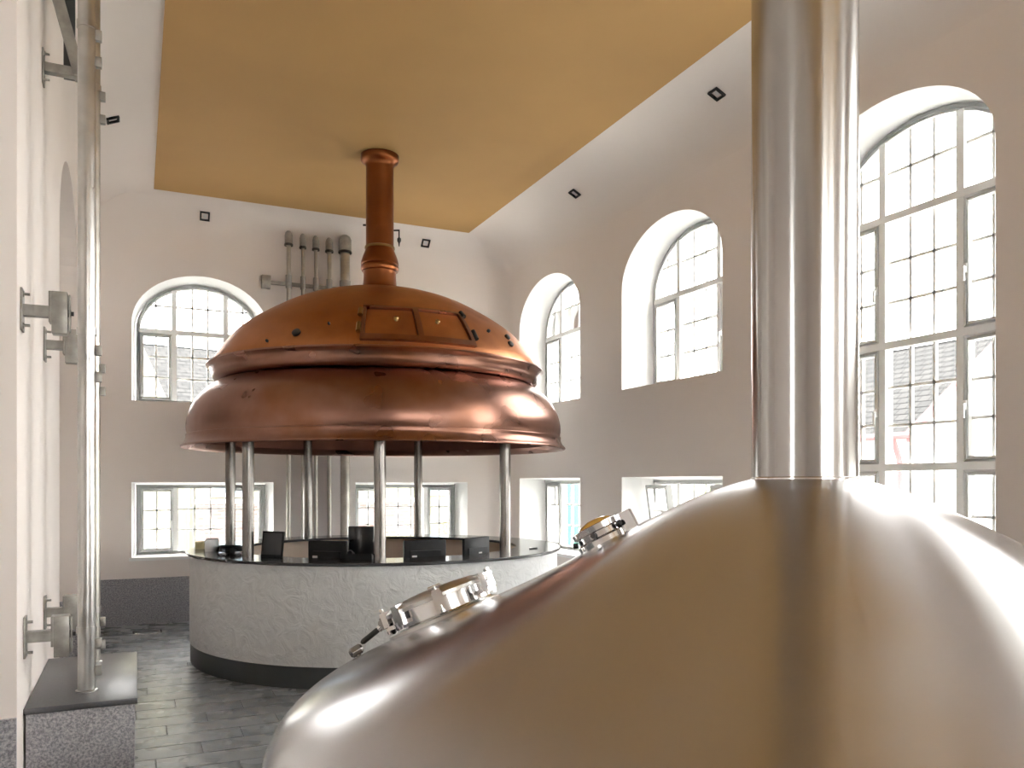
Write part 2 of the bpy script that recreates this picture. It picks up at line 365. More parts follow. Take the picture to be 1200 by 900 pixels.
ro = obj('floor_tiles', rest, 'slate_tile', fl, 20); ro['kind'] = 'stuff'

# granite base cladding
def base(name, boxes, label):
    bm = bmesh.new()
    for q in boxes: box(bm, *q)
    struct(obj(name, bm, 'granite'), label, 'baseboard')
base('baseboard_back', [(XL, XR - CR, YB - 0.03, YB - 0.001, 0.0, 0.60)], 'speckled grey granite cladding along the foot of the end wall')
base('baseboard_right', [(XR - 0.03, XR - 0.001, YF, YB - CR, 0.0, 0.60)], 'speckled grey granite cladding below the low windows')
base('baseboard_left', [(XL - 1.6, XL + 0.0, YP - 0.03, YP - 0.001, 0.0, 0.62), (XL + 0.001, XL + 0.03, 9.75, YB - 0.03, 0, 0.6), (XL - ND + 0.001, XL - ND + 0.03, 7.55, 9.75, 0, 0.6), (XL - ND + 0.03, XL + 0.03, 9.72, 9.749, 0, 0.6)], 'speckled grey granite cladding at the foot of the pier')

# ------------------------------------------------------------------ windows
WN = [0]
FD0, FD1 = 0.42, 0.50                                   # frame depth range inside the reveal
def ring(bm, M, P, Q, n0, n1, T=lambda s, n, z: (s, n, z)):
    k = len(P)
    for i in range(k):
        j = (i + 1) % k
        hexa(bm, [M(*T(P[i][0], n0, P[i][1])), M(*T(P[j][0], n0, P[j][1])), M(*T(Q[j][0], n0, Q[j][1])), M(*T(Q[i][0], n0, Q[i][1])),
                  M(*T(P[i][0], n1, P[i][1])), M(*T(P[j][0], n1, P[j][1])), M(*T(Q[j][0], n1, Q[j][1])), M(*T(Q[i][0], n1, Q[i][1]))])
def rect(a, b, c, d): return [(a, c), (a, d), (b, d), (b, c)]
def make_window(M, o0, label, bands, detail=True, tilt=0.0, sill=False):
    """bands: list of (z_low, z_high, rows, has_sash); z_high None means up to the arch."""
    WN[0] += 1; o = outer(o0); FW = 0.055
    e = bpy.data.objects.new('window_%d' % WN[0], None); COL.objects.link(e); e.location = M((o['s0'] + o['s1']) / 2, FD0, o['z0']); struct(e, label, 'window')
    base_inv = Matrix.Translation(e.location).inverted()
    def add(name, bm, m, par=e, sharp=38):
        if par is e: bmesh.ops.transform(bm, matrix=base_inv, verts=bm.verts[:])
        else: bmesh.ops.transform(bm, matrix=base_inv, verts=bm.verts[:])
        return obj(name, bm, m, par, sharp)
    inn = dict(s0=o['s0'] + FW, s1=o['s1'] - FW, z0=o['z0'] + FW, zs=o['zs'] if o['za'] > o['zs'] else o['zs'] - FW, za=o['za'] - FW)
    bm = bmesh.new(); ring(bm, M, outline(o), outline(inn), FD0, FD1 + 0.02); add('frame', bm, 'white_frame')
    W = o['s1'] - o['s0']; m1, m2 = o['s0'] + 0.295 * W, o['s0'] + 0.705 * W; MW = 0.032
    def top(s): return arch(inn, s)
    for mm in (m1, m2):
        bm = bmesh.new(); box(bm, mm - MW, mm + MW, FD0 - 0.01, FD1, inn['z0'], top(mm) + 0.01, M); add('mullion', bm, 'white_frame')
    for (za, zb, rows, sash) in bands[1:]:
        bm = bmesh.new(); box(bm, inn['s0'] - 0.01, inn['s1'] + 0.01, FD0 - 0.02, FD1, za - 0.05, za + 0.01, M); add('transom', bm, 'white_frame')
    if not detail:
        bm = bmesh.new(); A = outline(inn); bm.faces.new([bm.verts.new(M(s, 0.46, z)) for s, z in A]); add('pane', bm, 'window_glass'); return e
    for bi, (za, zb, rows, sash) in enumerate(bands):
        lo = inn['z0'] if bi == 0 else za + 0.01; last = zb is None
        hi = (inn['za'] if last else (zb - 0.05 if bi < len(bands) - 1 else inn['za']))
        for ci, (a, b, cols) in enumerate(((inn['s0'], m1 - MW, 2), (m1 + MW, m2 - MW, 3), (m2 + MW, inn['s1'], 2))):
            par, T = e, (lambda s, n, z: (s, n, z)); a2, b2, lo2, hi2 = a, b, lo, hi
            if sash and ci != 1:
                if tilt:
                    ct, st = math.cos(tilt), math.sin(tilt)
                    T = (lambda s, n, z, lo=lo, ct=ct, st=st: (s, FD0 + (n - FD0) * ct - (z - lo) * st, lo + (z - lo) * ct + (n - FD0) * st))
                SW = 0.042; bm = bmesh.new(); ring(bm, M, rect(a, b, lo, hi), rect(a + SW, b - SW, lo + SW, hi - SW), FD0 - 0.015, FD1 - 0.02, T); par = add('sash', bm, 'white_frame')
                a2, b2, lo2, hi2 = a + SW, b - SW, lo + SW, hi - SW
                hs = b - SW / 2 if ci == 0 else a + SW / 2; hz = lo + (hi - lo) * 0.45
                bm = bmesh.new(); box(bm, hs - 0.012, hs + 0.012, FD0 - 0.025, FD0 - 0.015, hz - 0.035, hz + 0.035, lambda *q: M(*T(*q))); box(bm, hs - 0.008, hs + 0.008, FD0 - 0.05, FD0 - 0.025, hz - 0.01, hz + 0.01, lambda *q: M(*T(*q))); box(bm, hs - 0.009, hs + 0.009, FD0 - 0.052, FD0 - 0.038, hz - 0.10, hz + 0.01, lambda *q: M(*T(*q))); add('window_handle', bm, 'white_frame', par)
            MT = lambda s, n, z, T=T: M(*T(s, n, z)); BW = 0.012
            cs = [a2 + (b2 - a2) * i / cols for i in range(cols + 1)]
            rs = [lo2 + ((hi2 - lo2) if not last else (o['za'] - lo2)) * i / rows for i in range(rows + 1)]
            for s in cs[1:-1]:
                t = top(s) if last else hi2
                if t > lo2 + 0.03: bm = bmesh.new(); box(bm, s - BW, s + BW, 0.445, 0.475, lo2, t, MT); add('glazing_bar', bm, 'white_frame', par)
            for z in rs[1:-1]:
                sa, sb = a2, b2
                if last:
                    ok = [a2 + (b2 - a2) * i / 60 for i in range(61) if top(a2 + (b2 - a2) * i / 60) > z]
                    if not ok: continue
                    sa, sb = ok[0], ok[-1]
                bm = bmesh.new(); box(bm, sa, sb, 0.445, 0.475, z - BW, z + BW, MT); add('glazing_bar', bm, 'white_frame', par)
            for i in range(cols):
                for j in range(rows):
                    pa, pb, qa, qb = cs[i], cs[i + 1], rs[j], rs[j + 1]
                    xs = [pa + (pb - pa) * k / 8 for k in range(9)] if last else [pa, pb]
                    tp = [(x, min(qb, top(x)) if last else qb) for x in xs]; tp = [(x, t) for x, t in tp if t > qa + 0.01]
                    if len(tp) < 2: continue
                    P = [(tp[0][0], qa)] + tp + [(tp[-1][0], qa)]
                    bm = bmesh.new(); bm.faces.new([bm.verts.new(MT(s, 0.46, z)) for s, z in P]); add('pane', bm, 'window_glass', par)
    if sill:
        bm = bmesh.new(); box(bm, o0['s0'] - 0.03, o0['s1'] + 0.03, -0.03, FD0 + 0.02, o0['z0'] - 0.03, o0['z0'] + 0.012, M); add('window_sill', bm, 'white_frame')
    return e
def arch_bands(o): z0, za = o['z0'], o['za']; t = z0 + (za - z0) * 0.595; return [(z0, t, 3, True), (t, None, 2, False)]
def low_bands(o): return [(o['z0'], o['za'], 3, True)]
make_window(Mback, back_ops[0], 'arched white window in the end wall beside the capped vent pipes', arch_bands(back_ops[0]))
make_window(Mback, back_ops[1], 'low wide white window below the arched one in the end wall, near the niche', low_bands(back_ops[1]), sill=True)
make_window(Mback, back_ops[2], 'arched white window in the end wall mostly hidden behind the copper dome', arch_bands(back_ops[2]))
make_window(Mback, back_ops[3], 'low wide white window behind the monitors and kettle posts', low_bands(back_ops[3]), sill=True)
make_window(Mright, right_ops[0], 'arched white window in the side wall nearest the room corner', arch_bands(right_ops[0]))
make_window(Mright, right_ops[4], 'low white window in the side wall beyond the counter end', low_bands(right_ops[4]), sill=True)
make_window(Mright, right_ops[1], 'arched white window in the side wall, second from the room corner', arch_bands(right_ops[1]))
make_window(Mright, right_ops[5], 'low white window with tilted open sashes behind the steel tank', low_bands(right_ops[5]), tilt=math.radians(9), sill=True)
bz = [(0.87, 2.00, 3, True), (2.00, 3.02, 3, True), (3.02, 4.08, 3, True), (4.08, None, 2, False)]
make_window(Mright, big, 'tall arched white window beside the steel column', bz, sill=True)
for o in (right_ops[2], right_ops[3], right_ops[6], right_ops[7]):
    make_window(Mright, o, 'white window in the side wall behind the viewpoint', arch_bands(o) if o['za'] > o['zs'] else low_bands(o), detail=False)
for o in front_ops: make_window(Mfront, o, 'added unseen white window opposite the copper kettle, lighting the end wall', arch_bands(o) if o['za'] > o['zs'] else low_bands(o), detail=False)
for o in annex_ops: make_window(Mannex, o, 'added unseen arched window in the side bay for the steel column highlight', arch_bands(o), detail=False)

# ------------------------------------------------------------------ foreground stainless tank
TC = Vector((2.60, 2.63, 0))
tank = thing('steel_tank', 'large brushed stainless steel tank with conical top and thick column', 'tank', TC)
TP = [(.215, 1.868), (.30, 1.845), (.4, 1.811), (.6, 1.718), (.9, 1.56), (1.2, 1.402), (1.5, 1.264), (1.75, 1.156), (1.95, 1.062), (2.09, .985), (2.18, .91), (2.225, .83), (2.235, .74)]
TPS = smooth_prof(TP, 8)
def tank_z(r):
    for (r0, z0), (r1, z1) in zip(TPS, TPS[1:]):
        if r0 <= r <= r1: return z0 + (z1 - z0) * (r - r0) / (r1 - r0 + 1e-9)
    return TPS[-1][1]
obj('dome', lathe(TPS, 192), 'brushed_dome', tank, 60)
obj('shell', lathe([(2.235, .74), (2.235, .3), (2.235, 0.0), (2.1, 0.0)], 128), 'brushed_dome', tank, 60)
obj('weld_seam', lathe([(2.237, .735), (2.243, .74), (2.237, .745)], 128), 'satin_steel', tank)
obj('column', lathe([(.2175, 1.862), (.2175, 3.0), (.2175, 4.3), (.2175, ZC - 0.02)], 96), 'brushed_column', tank, 60)
obj('column_seam', lathe([(.2175, 1.858), (.222, 1.862), (.222, 1.872), (.2175, 1.876)], 96), 'polished_steel', tank)
def tank_frame(r, deg):
    a = math.radians(deg); z = tank_z(r); sl = (tank_z(r + 0.03) - tank_z(r - 0.03)) / 0.06
    er = Vector((math.cos(a), math.sin(a), 0)); n = (Vector((0, 0, 1)) - er * sl).normalized(); x = (er + Vector((0, 0, sl))).normalized(); y = n.cross(x)
    p = er * r + Vector((0, 0, z))
    return Matrix(((x.x, y.x, n.x, p.x), (x.y, y.y, n.y, p.y), (x.z, y.z, n.z, p.z), (0, 0, 0, 1)))   # local x runs down the slope
def put(name, bm, m, parent, MT, sharp=38):
    bmesh.ops.transform(bm, matrix=MT, verts=bm.verts[:]); return obj(name, bm, m, parent, sharp)
# manway
MW_ = tank_frame(1.67, 136.8)
mw = put('manway', lathe([(.262, -.05), (.262, .012), (.25, .02), (.25, .105), (.235, .105), (.235, -.05)], 64), 'polished_steel', tank, MW_); mw['label'] = 'polished round manway with clamped lid'
put('manway_collar', lathe([(.295, -.02), (.288, .004), (.275, .01), (.262, .012)], 64), 'satin_steel', mw, MW_)
put('manway_lid', lathe([(.0, .150), (.12, .148), (.2, .14), (.245, .125), (.262, .115), (.268, .108), (.268, .092), (.255, .09), (.25, .09)], 64), 'satin_steel', mw, MW_)
for k, ad in enumerate((-75, -30, 20, 70, 115, 165, 215, 260)):
    A_ = MW_ @ Matrix.Rotation(math.radians(ad), 4, 'Z')
    bm = bmesh.new(); box(bm, .245, .29, -.018, .018, .035, .055); box(bm, .268, .295, -.024, .024, .055, .118); box(bm, .24, .298, -.02, .02, .112, .13)
    cl = put('clamp', bm, 'polished_steel', mw, A_)
    if k % 2 == 0:
        bm = bmesh.new(); tube(bm, [(.282, 0, .02), (.282, 0, .148)], .010, 10); tube(bm, [(.282, -.03, .142), (.282, .03, .142)], .009, 8); put('wing_screw', bm, 'polished_steel', cl, A_)
A_ = MW_
bm = bmesh.new(); tube(bm, [(.26, 0, .09), (.32, 0, .082), (.365, 0, .066)], .017, 12); put('handle_shank', bm, 'polished_steel', mw, A_)
bm = bmesh.new(); tube(bm, [(.362, 0, .068), (.38, 0, .063), (.475, 0, .038), (.487, 0, .035)], [.011, .015, .015, .009], 12); put('handle_grip', bm, 'bolt_black', mw, A_)
bm = bmesh.new(); tube(bm, [(.27, -.10, .05), (.27, -.10, .11)], .02, 10); tube(bm, [(.27, .10, .05), (.27, .10, .11)], .02, 10); tube(bm, [(.28, -.12, .085), (.28, .12, .085)], .016, 10); put('hinge', bm, 'dull_steel', mw, A_)
bm = bmesh.new(); tube(bm, [(.18, -.21, .03), (.19, -.235, .06), (.18, -.25, .075)], .026, 12); put('clamp_knob', bm, 'bolt_black', mw, A_ @ Matrix.Rotation(math.radians(50), 4, 'Z') )
# stop bolt below the manway
B_ = tank_frame(2.10, 139.0)
bm = bmesh.new(); tube(bm, [(0, 0, -.02), (0, 0, .025)], .014, 10); tube(bm, [(-.028, -.02, .035), (-.02, -.014, .035), (.02, .014, .035), (.028, .02, .035)], [.016, .026, .026, .016], 12); put('stop_bolt', bm, 'post_steel', tank, B_)
# sight glass
S_ = tank_frame(.87, 136.5)
sg = put('sight_glass', lathe([(.125, -.04), (.125, .02), (.112, .03), (.112, .055), (.125, .06), (.128, .085), (.11, .09), (.095, .088), (.095, -.04)], 48), 'polished_steel', tank, S_); sg['label'] = 'polished sight glass fitting with amber domed lens'
put('lens', lathe([(.0, .118), (.04, .115), (.075, .103), (.098, .086)], 48), 'amber_glass', sg, S_)
for k in range(6):
    A_ = S_ @ Matrix.Rotation(2 * PI * k / 6 + 0.5, 4, 'Z'); bm = bmesh.new(); tube(bm, [(.122, 0, .04), (.142, 0, .045)], .013, 8); put('bolt', bm, 'bolt_black', sg, A_)
bm = bmesh.new(); box(bm, -.175, -.11, -.03, .03, .0, .085); put('hinge_block', bm, 'polished_steel', sg, S_)

# ------------------------------------------------------------------ copper kettle hood
K = Vector((2.52, 9.03, 0)); KF = Vector((K.x, K.y, 0)).normalized(); KR = Vector((KF.y, -KF.x, 0))
KANG = math.atan2(-KF.y, -KF.x)                       # direction from the kettle to the photographer's side
kettle = thing('copper_kettle_hood', 'large polished copper brew kettle hood with chimney on steel posts', 'kettle', K)
DP = smooth_prof([(1.80, 3.125), (1.77, 3.20), (1.67, 3.345), (1.53, 3.50), (1.28, 3.675), (.98, 3.84), (.72, 3.935), (.50, 3.99), (.30, 4.02), (.22, 4.03)], 5)
obj('dome', lathe(DP, 128), 'copper_dome', kettle, 60)
CP = smooth_prof([(1.70, 2.93), (1.745, 2.937), (1.782, 2.96), (1.803, 2.995), (1.812, 3.035), (1.826, 3.068)], 4) + [(1.846, 3.085), (1.862, 3.10), (1.855, 3.118), (1.835, 3.122), (1.80, 3.125), (1.78, 3.13)]
obj('collar', lathe(CP, 128), 'copper_skirt', kettle, 50)
SP = smooth_prof([(1.69, 2.925), (1.745, 2.925), (1.84, 2.86), (1.94, 2.765), (2.01, 2.65), (2.05, 2.53), (2.058, 2.43), (2.045, 2.36)], 6)
obj('skirt', lathe(SP, 128), 'copper_skirt', kettle, 60)
obj('rim', lathe([(2.045, 2.362), (2.058, 2.36), (2.062, 2.35), (2.058, 2.34), (2.062, 2.315), (2.078, 2.28), (2.10, 2.255), (2.112, 2.245), (2.114, 2.232), (2.104, 2.224), (2.09, 2.228), (2.06, 2.26), (2.03, 2.30)], 128), 'copper_skirt', kettle, 50)
obj('lining', lathe([(2.04, 2.285), (2.02, 2.45), (1.98, 2.62), (1.86, 2.78), (1.7, 2.9), (1.2, 2.95), (.0, 2.97)], 96), 'copper_inside', kettle, 60)
SK = [(.30, 4.015), (.24, 4.035), (.205, 4.06), (.19, 4.10), (.183, 4.20), (.185, 4.255)]
stack = obj('chimney', lathe(smooth_prof(SK, 4) + [(.205, 4.262), (.213, 4.28), (.213, 4.315), (.205, 4.33), (.213, 4.34), (.21, 4.37), (.195, 4.42), (.175, 4.47), (.163, 4.50), (.158, 4.53), (.156, 5.0), (.156, 5.44), (.162, 5.47), (.185, 5.495), (.208, 5.51), (.216, 5.53), (.216, 5.58), (.205, 5.582)], 64), 'copper_stack', kettle, 40)
obj('brass_band', lathe([(.160, 4.515), (.170, 4.52), (.170, 4.54), (.160, 4.545)], 48), 'brass', stack)
bm = bmesh.new(); q = KR
tube(bm, [q * .15 + Vector((0, 0, 4.74)), q * .225 + Vector((0, 0, 4.745))], .010, 8); tube(bm, [q * .218 + Vector((0, 0, 4.745)), q * .218 + Vector((0, 0, 4.62))], .008, 8)
tube(bm, [q * .218 + Vector((0, 0, z)) for z in (4.665, 4.65, 4.62, 4.60, 4.56)], [.008, .022, .022, .010, .005], 10); obj('lever_weight', bm, 'bolt_black', stack)
bm = bmesh.new(); tube(bm, [-q * .14 + Vector((0, 0, 4.785)), -q * .19 + Vector((0, 0, 4.785))], .012, 8); obj('cleat', bm, 'bolt_black', stack)
def dome_pt(a_deg, r, off=0.0):
    for (r0, z0), (r1, z1) in zip(DP, DP[1:]):
        if r1 <= r <= r0:
            t = (r - r0) / (r1 - r0); z = z0 + (z1 - z0) * t; sl = (z1 - z0) / (r1 - r0); break
    a = math.radians(a_deg); er = -KF * math.cos(a) + KR * math.sin(a)
    n = (Vector((0, 0, 1)) - er * sl).normalized(); return er * r + Vector((0, 0, z)) + n * off, n, er
def patch(a0, a1, r0, r1, h, na=8, nr=8, base_off=-0.01):
    bm = bmesh.new(); g = {}
    for i in range(na + 1):
        for j in range(nr + 1):
            aa, rr = a0 + (a1 - a0) * i / na, r0 + (r1 - r0) * j / nr
            g[i, j] = (bm.verts.new(dome_pt(aa, rr, h)[0]), bm.verts.new(dome_pt(aa, rr, base_off)[0]))
    for i in range(na):
        for j in range(nr): bm.faces.new([g[p][0] for p in ((i, j), (i + 1, j), (i + 1, j + 1), (i, j + 1))])
    edge = [(i, 0) for i in range(na)] + [(na, j) for j in range(nr)] + [(i, nr) for i in range(na, 0, -1)] + [(0, j) for j in range(nr, 0, -1)]
    for p, q in zip(edge, edge[1:] + edge[:1]): bm.faces.new([g[p][0], g[q][0], g[q][1], g[p][1]])
    return bm
for (a0, a1, ak) in ((-4.2, 11.2, 5.2), (13.6, 29.2, 19.2)):
    d = obj('hatch_door', patch(a0, a1, 1.755, 1.535, 0.012), 'copper_dome', kettle, 50)
    p, n, er = dome_pt(ak, 1.64); bm = bmesh.new(); tube(bm, [p, p + n * .025, p + n * .035, p + n * .05], [.026, .014, .024, .015], 12); obj('knob', bm, 'brass', d)
for q in ((-5.6, 30.6, 1.788, 1.762), (-5.6, 30.6, 1.528, 1.502), (-5.8, -4.6, 1.788, 1.502), (29.5, 30.8, 1.788, 1.502), (11.5, 13.3, 1.788, 1.502)):
    obj('hatch_frame', patch(*q, 0.036, na=14 if q[1] - q[0] > 5 else 2, nr=8 if q[2] - q[3] > .1 else 2), 'copper_skirt', kettle, 40)
for a, r, m_ in ((31.4, 1.56, 'bolt_black'), (31.6, 1.75, 'bolt_black'), (-6.4, 1.62, 'brass'), (-6.4, 1.75, 'brass')):
    p, n, er = dome_pt(a, r, 0.035); p2, n2, _ = dome_pt(a, r - 0.06, 0.035); bm = bmesh.new(); tube(bm, [p, p2], .024, 10); obj('hinge', bm, m_, kettle)
for a, r, s in ((-26.3, 1.736, .042), (-16.2, 1.676, .012), (-36.2, 1.775, .013), (52.5, 1.651, .034), (51.2, 1.712, .036), (41.2, 1.64, .018)):
    p, n, er = dome_pt(a, r, -.01); bm = bmesh.new(); tube(bm, [p, p + n * .03, p + n * .036], [s, s, s * .7], 14); obj('vent_port', bm, 'bolt_black', kettle)
post_me = None
for i, a in enumerate((-46, 0, 46, 116, 163, -148, -103)):
    ar = math.radians(a); p = (-KF * math.cos(ar) + KR * math.sin(ar)) * 1.75
    if post_me is None:
        o = obj('support_post', lathe([(.0, 1.135), (.056, 1.135), (.056, 2.0), (.056, 2.86), (.0, 2.86)], 32), 'post_steel', kettle); post_me = o.data
    else: o = bpy.data.objects.new('support_post', post_me); COL.objects.link(o); o.parent = kettle
    o.location = p

# ------------------------------------------------------------------ round reception counter
ctr = thing('reception_counter', 'round white plastered reception counter with black top under the copper kettle', 'counter', K)
CRD = 2.02
obj('counter_wall', lathe([(CRD, .20), (CRD, 1.105), (1.88, 1.105), (1.88, .20)], 128, True), 'trowelled_plaster', ctr)
obj('inner_lining', lathe([(1.88, .0), (1.88, 1.105), (1.86, 1.105), (1.86, 0.0)], 96, True), 'wood_lining', ctr)
obj('plinth', lathe([(1.95, 0), (CRD - .008, 0), (CRD - .008, .20), (1.95, .20)], 128, True), 'dark_base', ctr)
obj('countertop', lathe([(1.56, 1.107), (CRD + .03, 1.107), (CRD + .036, 1.112), (CRD + .036, 1.13), (CRD + .03, 1.135), (1.56, 1.135)], 128, True), 'black_stone', ctr)
obj('desk', lathe([(1.05, .72), (1.859, .72), (1.859, .75), (1.05, .75)], 96, True), 'wood_lining', ctr)
for a in range(15, 375, 45):
    ar = math.radians(a); bm = bmesh.new(); tube(bm, [(1.15 * math.cos(ar), 1.15 * math.sin(ar), 0), (1.15 * math.cos(ar), 1.15 * math.sin(ar), .725)], .03, 12); obj('desk_leg', bm, 'satin_steel', ctr)
def on_counter(a_deg, r, z=0.0):
    ar = math.radians(a_deg); return K + (-KF * math.cos(ar) + KR * math.sin(ar)) * r + Vector((0, 0, z))
def face_rz(a_deg): return KANG + math.radians(a_deg) + PI / 2     # local -y looks outwards
def monitor(a, r, z, w_, h_, label, tiltd=0, flip=False, body='black_plastic', sticker=None, leg=0.10):
    t = thing('monitor', label, 'monitor', on_counter(a, r, z), 'screens on the reception desk', face_rz(a) + (PI if flip else 0))
    obj('base', bevbox(-.12, .12, -.08, .09, 0, .015, .004), 'black_plastic', t)
    obj('neck', bevbox(-.03, .03, .0, .03, .014, leg + .10, .004), 'black_plastic', t)
    R_ = Matrix.Translation((0, .0, leg)) @ Matrix.Rotation(math.radians(tiltd), 4, 'X')
    bm = bevbox(-w_ / 2, w_ / 2, -.035, .0, 0, h_, .008); bmesh.ops.transform(bm, matrix=R_, verts=bm.verts[:]); hs = obj('housing', bm, body, t)
    bm = bmesh.new(); box(bm, -w_ / 2 + .015, w_ / 2 - .015, .0, .0025, .02, h_ - .015); bmesh.ops.transform(bm, matrix=R_, verts=bm.verts[:]); obj('screen', bm, 'screen_glass', hs)
    bm = bmesh.new(); box(bm, -w_ * .36, w_ * .36, -.05, -.035, h_ * .12, h_ * .72); bmesh.ops.transform(bm, matrix=R_, verts=bm.verts[:]); obj('back_cover', bm, body, hs)
    if sticker is not None:
        bm = bmesh.new(); box(bm, sticker - .025, sticker + .025, -.053, -.050, h_ * .42, h_ * .60); bmesh.ops.transform(bm, matrix=R_, verts=bm.verts[:]); obj('label_sticker', bm, 'sticker', hs)
    return t
monitor(-20.5, 1.40, .75, .40, .36, 'black monitor seen from behind with white sticker, beside the dark stand', 0, sticker=-.12, leg=.18)
monitor(18.0, 1.40, .75, .44, .37, 'black monitor seen from behind between the two middle kettle posts', 0, sticker=-.12, leg=.17)
monitor(43.0, 1.42, .75, .40, .38, 'black monitor seen from behind near the post by the tank', 0, sticker=.03, leg=.16)
t = thing('display_stand', 'dark grey upright menu board standing on the black countertop', 'display', on_counter(-39.5, 1.62, 1.135), None, face_rz(-37.5) + 0.1)
R_ = Matrix.Rotation(math.radians(-8), 4, 'X')
bm = bevbox(-.115, .115, -.012, .0, 0, .235, .003); bmesh.ops.transform(bm, matrix=R_, verts=bm.verts[:]); obj('board', bm, 'screen_grey', t)
bm = bmesh.new(); box(bm, -.125, .125, -.016, .004, -.0, .02); box(bm, -.125, -.112, -.016, .002, 0, .24); box(bm, .112, .125, -.016, .002, 0, .24); box(bm, -.125, .125, -.016, .002, .232, .246); bmesh.ops.transform(bm, matrix=R_, verts=bm.verts[:]); obj('board_frame', bm, 'black_plastic', t)
bm = bmesh.new(); hexa(bm, [(-.03, .0, 0), (.03, .0, 0), (.03, .1, 0), (-.03, .1, 0), (-.03, .02, .15), (.03, .02, .15), (.03, .03, .15), (-.03, .03, .15)]); obj('back_leg', bm, 'black_plastic', t)
t = thing('touch_screen', 'black upright screen with a slanting reflection beside the front kettle post', 'screen', on_counter(-8.5, 1.15, .75), None, face_rz(-8.5))
obj('foot', bevbox(-.14, .14, -.12, .12, 0, .03), 'black_plastic', t); obj('stem', bevbox(-.04, .04, -.02, .02, .03, .40), 'black_plastic', t)
sc_ = obj('panel', bevbox(-.135, .135, -.05, -.02, .33, .67, .008), 'black_plastic', t); obj('glass', bevbox(-.12, .12, -.053, -.05, .35, .655, .001), 'screen_glass', sc_)
t = thing('telephone', 'black desk telephone on the countertop beside the front kettle post', 'telephone', on_counter(-6.5, 1.62, 1.135), None, face_rz(-6.5))
bm = bmesh.new(); hexa(bm, [(-.12, -.09, 0), (.12, -.09, 0), (.12, .09, 0), (-.12, .09, 0), (-.12, -.09, .055), (.12, -.09, .055), (.12, .09, .02), (-.12, .09, .02)]); obj('body', bm, 'black_plastic', t)
bm = bmesh.new(); tube(bm, [(-.085, -.08, .06), (-.085, -.04, .075), (-.085, .04, .055), (-.085, .08, .04)], [.024, .018, .018, .024], 10); obj('handset', bm, 'black_plastic', t)
t = thing('leaflet_box', 'white leaflet box on the countertop by the low window', 'box', on_counter(-78, 1.80, 1.135), None, face_rz(-78))
bm = bmesh.new(); box(bm, -.16, .16, -.07, -.06, 0, .10); box(bm, -.16, .16, .06, .07, 0, .12); box(bm, -.16, -.15, -.06, .06, 0, .12); box(bm, .15, .16, -.06, .06, 0, .12); box(bm, -.15, .15, -.06, .06, 0, .01); obj('tray', bm, 'paper', t)
obj('leaflets', bevbox(-.14, .14, -.05, .05, .01, .11, .002), 'paper', t)
t = thing('card_stack', 'small pale yellow stack of cards beside the white leaflet box', 'cards', on_counter(-86, 1.93, 1.135), None, face_rz(-86))
for k in range(5): obj('card', bevbox(-.06 + .002 * k, .06 + .002 * k, -.045, .045, .016 * k, .016 * k + .015, .001), 'pale_yellow_paper', t)
t = thing('cable_coil', 'black cable coil lying on the countertop behind the two close posts', 'cable', on_counter(-66, 1.66, 1.14))
bm = bmesh.new(); tube(bm, [(.13 * math.cos(k * .5) * (1 - k * .004), .17 * math.sin(k * .5), .008 + k * .0012) for k in range(50)], .008, 6); obj('loop', bm, 'black_plastic', t)
bm = bmesh.new(); box(bm, -.02, .02, -.19, -.14, 0, .05); obj('plug', bm, 'black_plastic', t)
t = thing('pen', 'black pen lying on the far right end of the black countertop', 'pen', on_counter(66, 1.80, 1.142), None, 0.4)
bm = bmesh.new(); tube(bm, [(-.07, 0, 0), (-.065, 0, 0), (.06, 0, 0), (.07, 0, 0)], [.003, .007, .007, .002], 8); obj('barrel', bm, 'black_plastic', t)
bm = bmesh.new(); box(bm, -.065, -.02, -.002, .002, .006, .011); obj('clip', bm, 'satin_steel', t)

# ------------------------------------------------------------------ capped vent pipes on the end wall
YV = YB - 0.16
for i, (x, r, zt, lab) in enumerate(((1.92, .030, 5.36, 'thin capped steel vent pipe beside the arched end wall window'), (2.115, .024, 5.345, 'second capped steel vent pipe counting from the arched end wall window'),
        (2.295, .026, 5.34, 'middle one of the five capped steel vent pipes'), (2.485, .030, 5.335, 'capped steel vent pipe next to the thickest one'), (2.71, .066, 5.40, 'thickest capped steel vent pipe beside the copper chimney'))):
    t = thing('vent_pipe', lab, 'pipe', (x, YV, 0), 'capped vent pipes on the end wall')
    hw = r * 1.8 if r < .05 else r * 1.36; hh = .20 if r < .05 else .25
    obj('pipe', lathe([(.0, 0), (r, 0.0), (r, 2.0), (r, zt - hh), (r * .7, zt - hh * .5)], 24), 'dull_steel', t)
    c = obj('cap', lathe([(.0, zt), (hw * .45, zt - .006), (hw * .8, zt - .03), (hw, zt - .07), (hw, zt - hh), (hw * .93, zt - hh), (hw * .93, zt - hh + .02)], 24), 'galvanised', t)
    obj('drip_ring', lathe([(hw, zt - hh + .02), (hw + .006, zt - hh + .01), (hw + .006, zt - hh - .012), (hw * .9, zt - hh - .014)], 24), 'bolt_black', c)
    obj('clamp', lathe([(r, 4.56), (r + .012, 4.56), (r + .012, 4.74), (r, 4.74)], 20), 'galvanised', t)
rail = thing('pipe_rail', 'horizontal steel bracket rail holding the five vent pipes', 'bracket', (1.62, YB, 4.64))
bm = bmesh.new(); box(bm, 0, 1.62, -.072, -.04, -.025, .025); obj('rail', bm, 'galvanised', rail)
for x in (-.05, 1.55): obj('wall_plate', bevbox(x, x + .12, -.10, -.002, -.09, .09, .006), 'galvanised', rail)

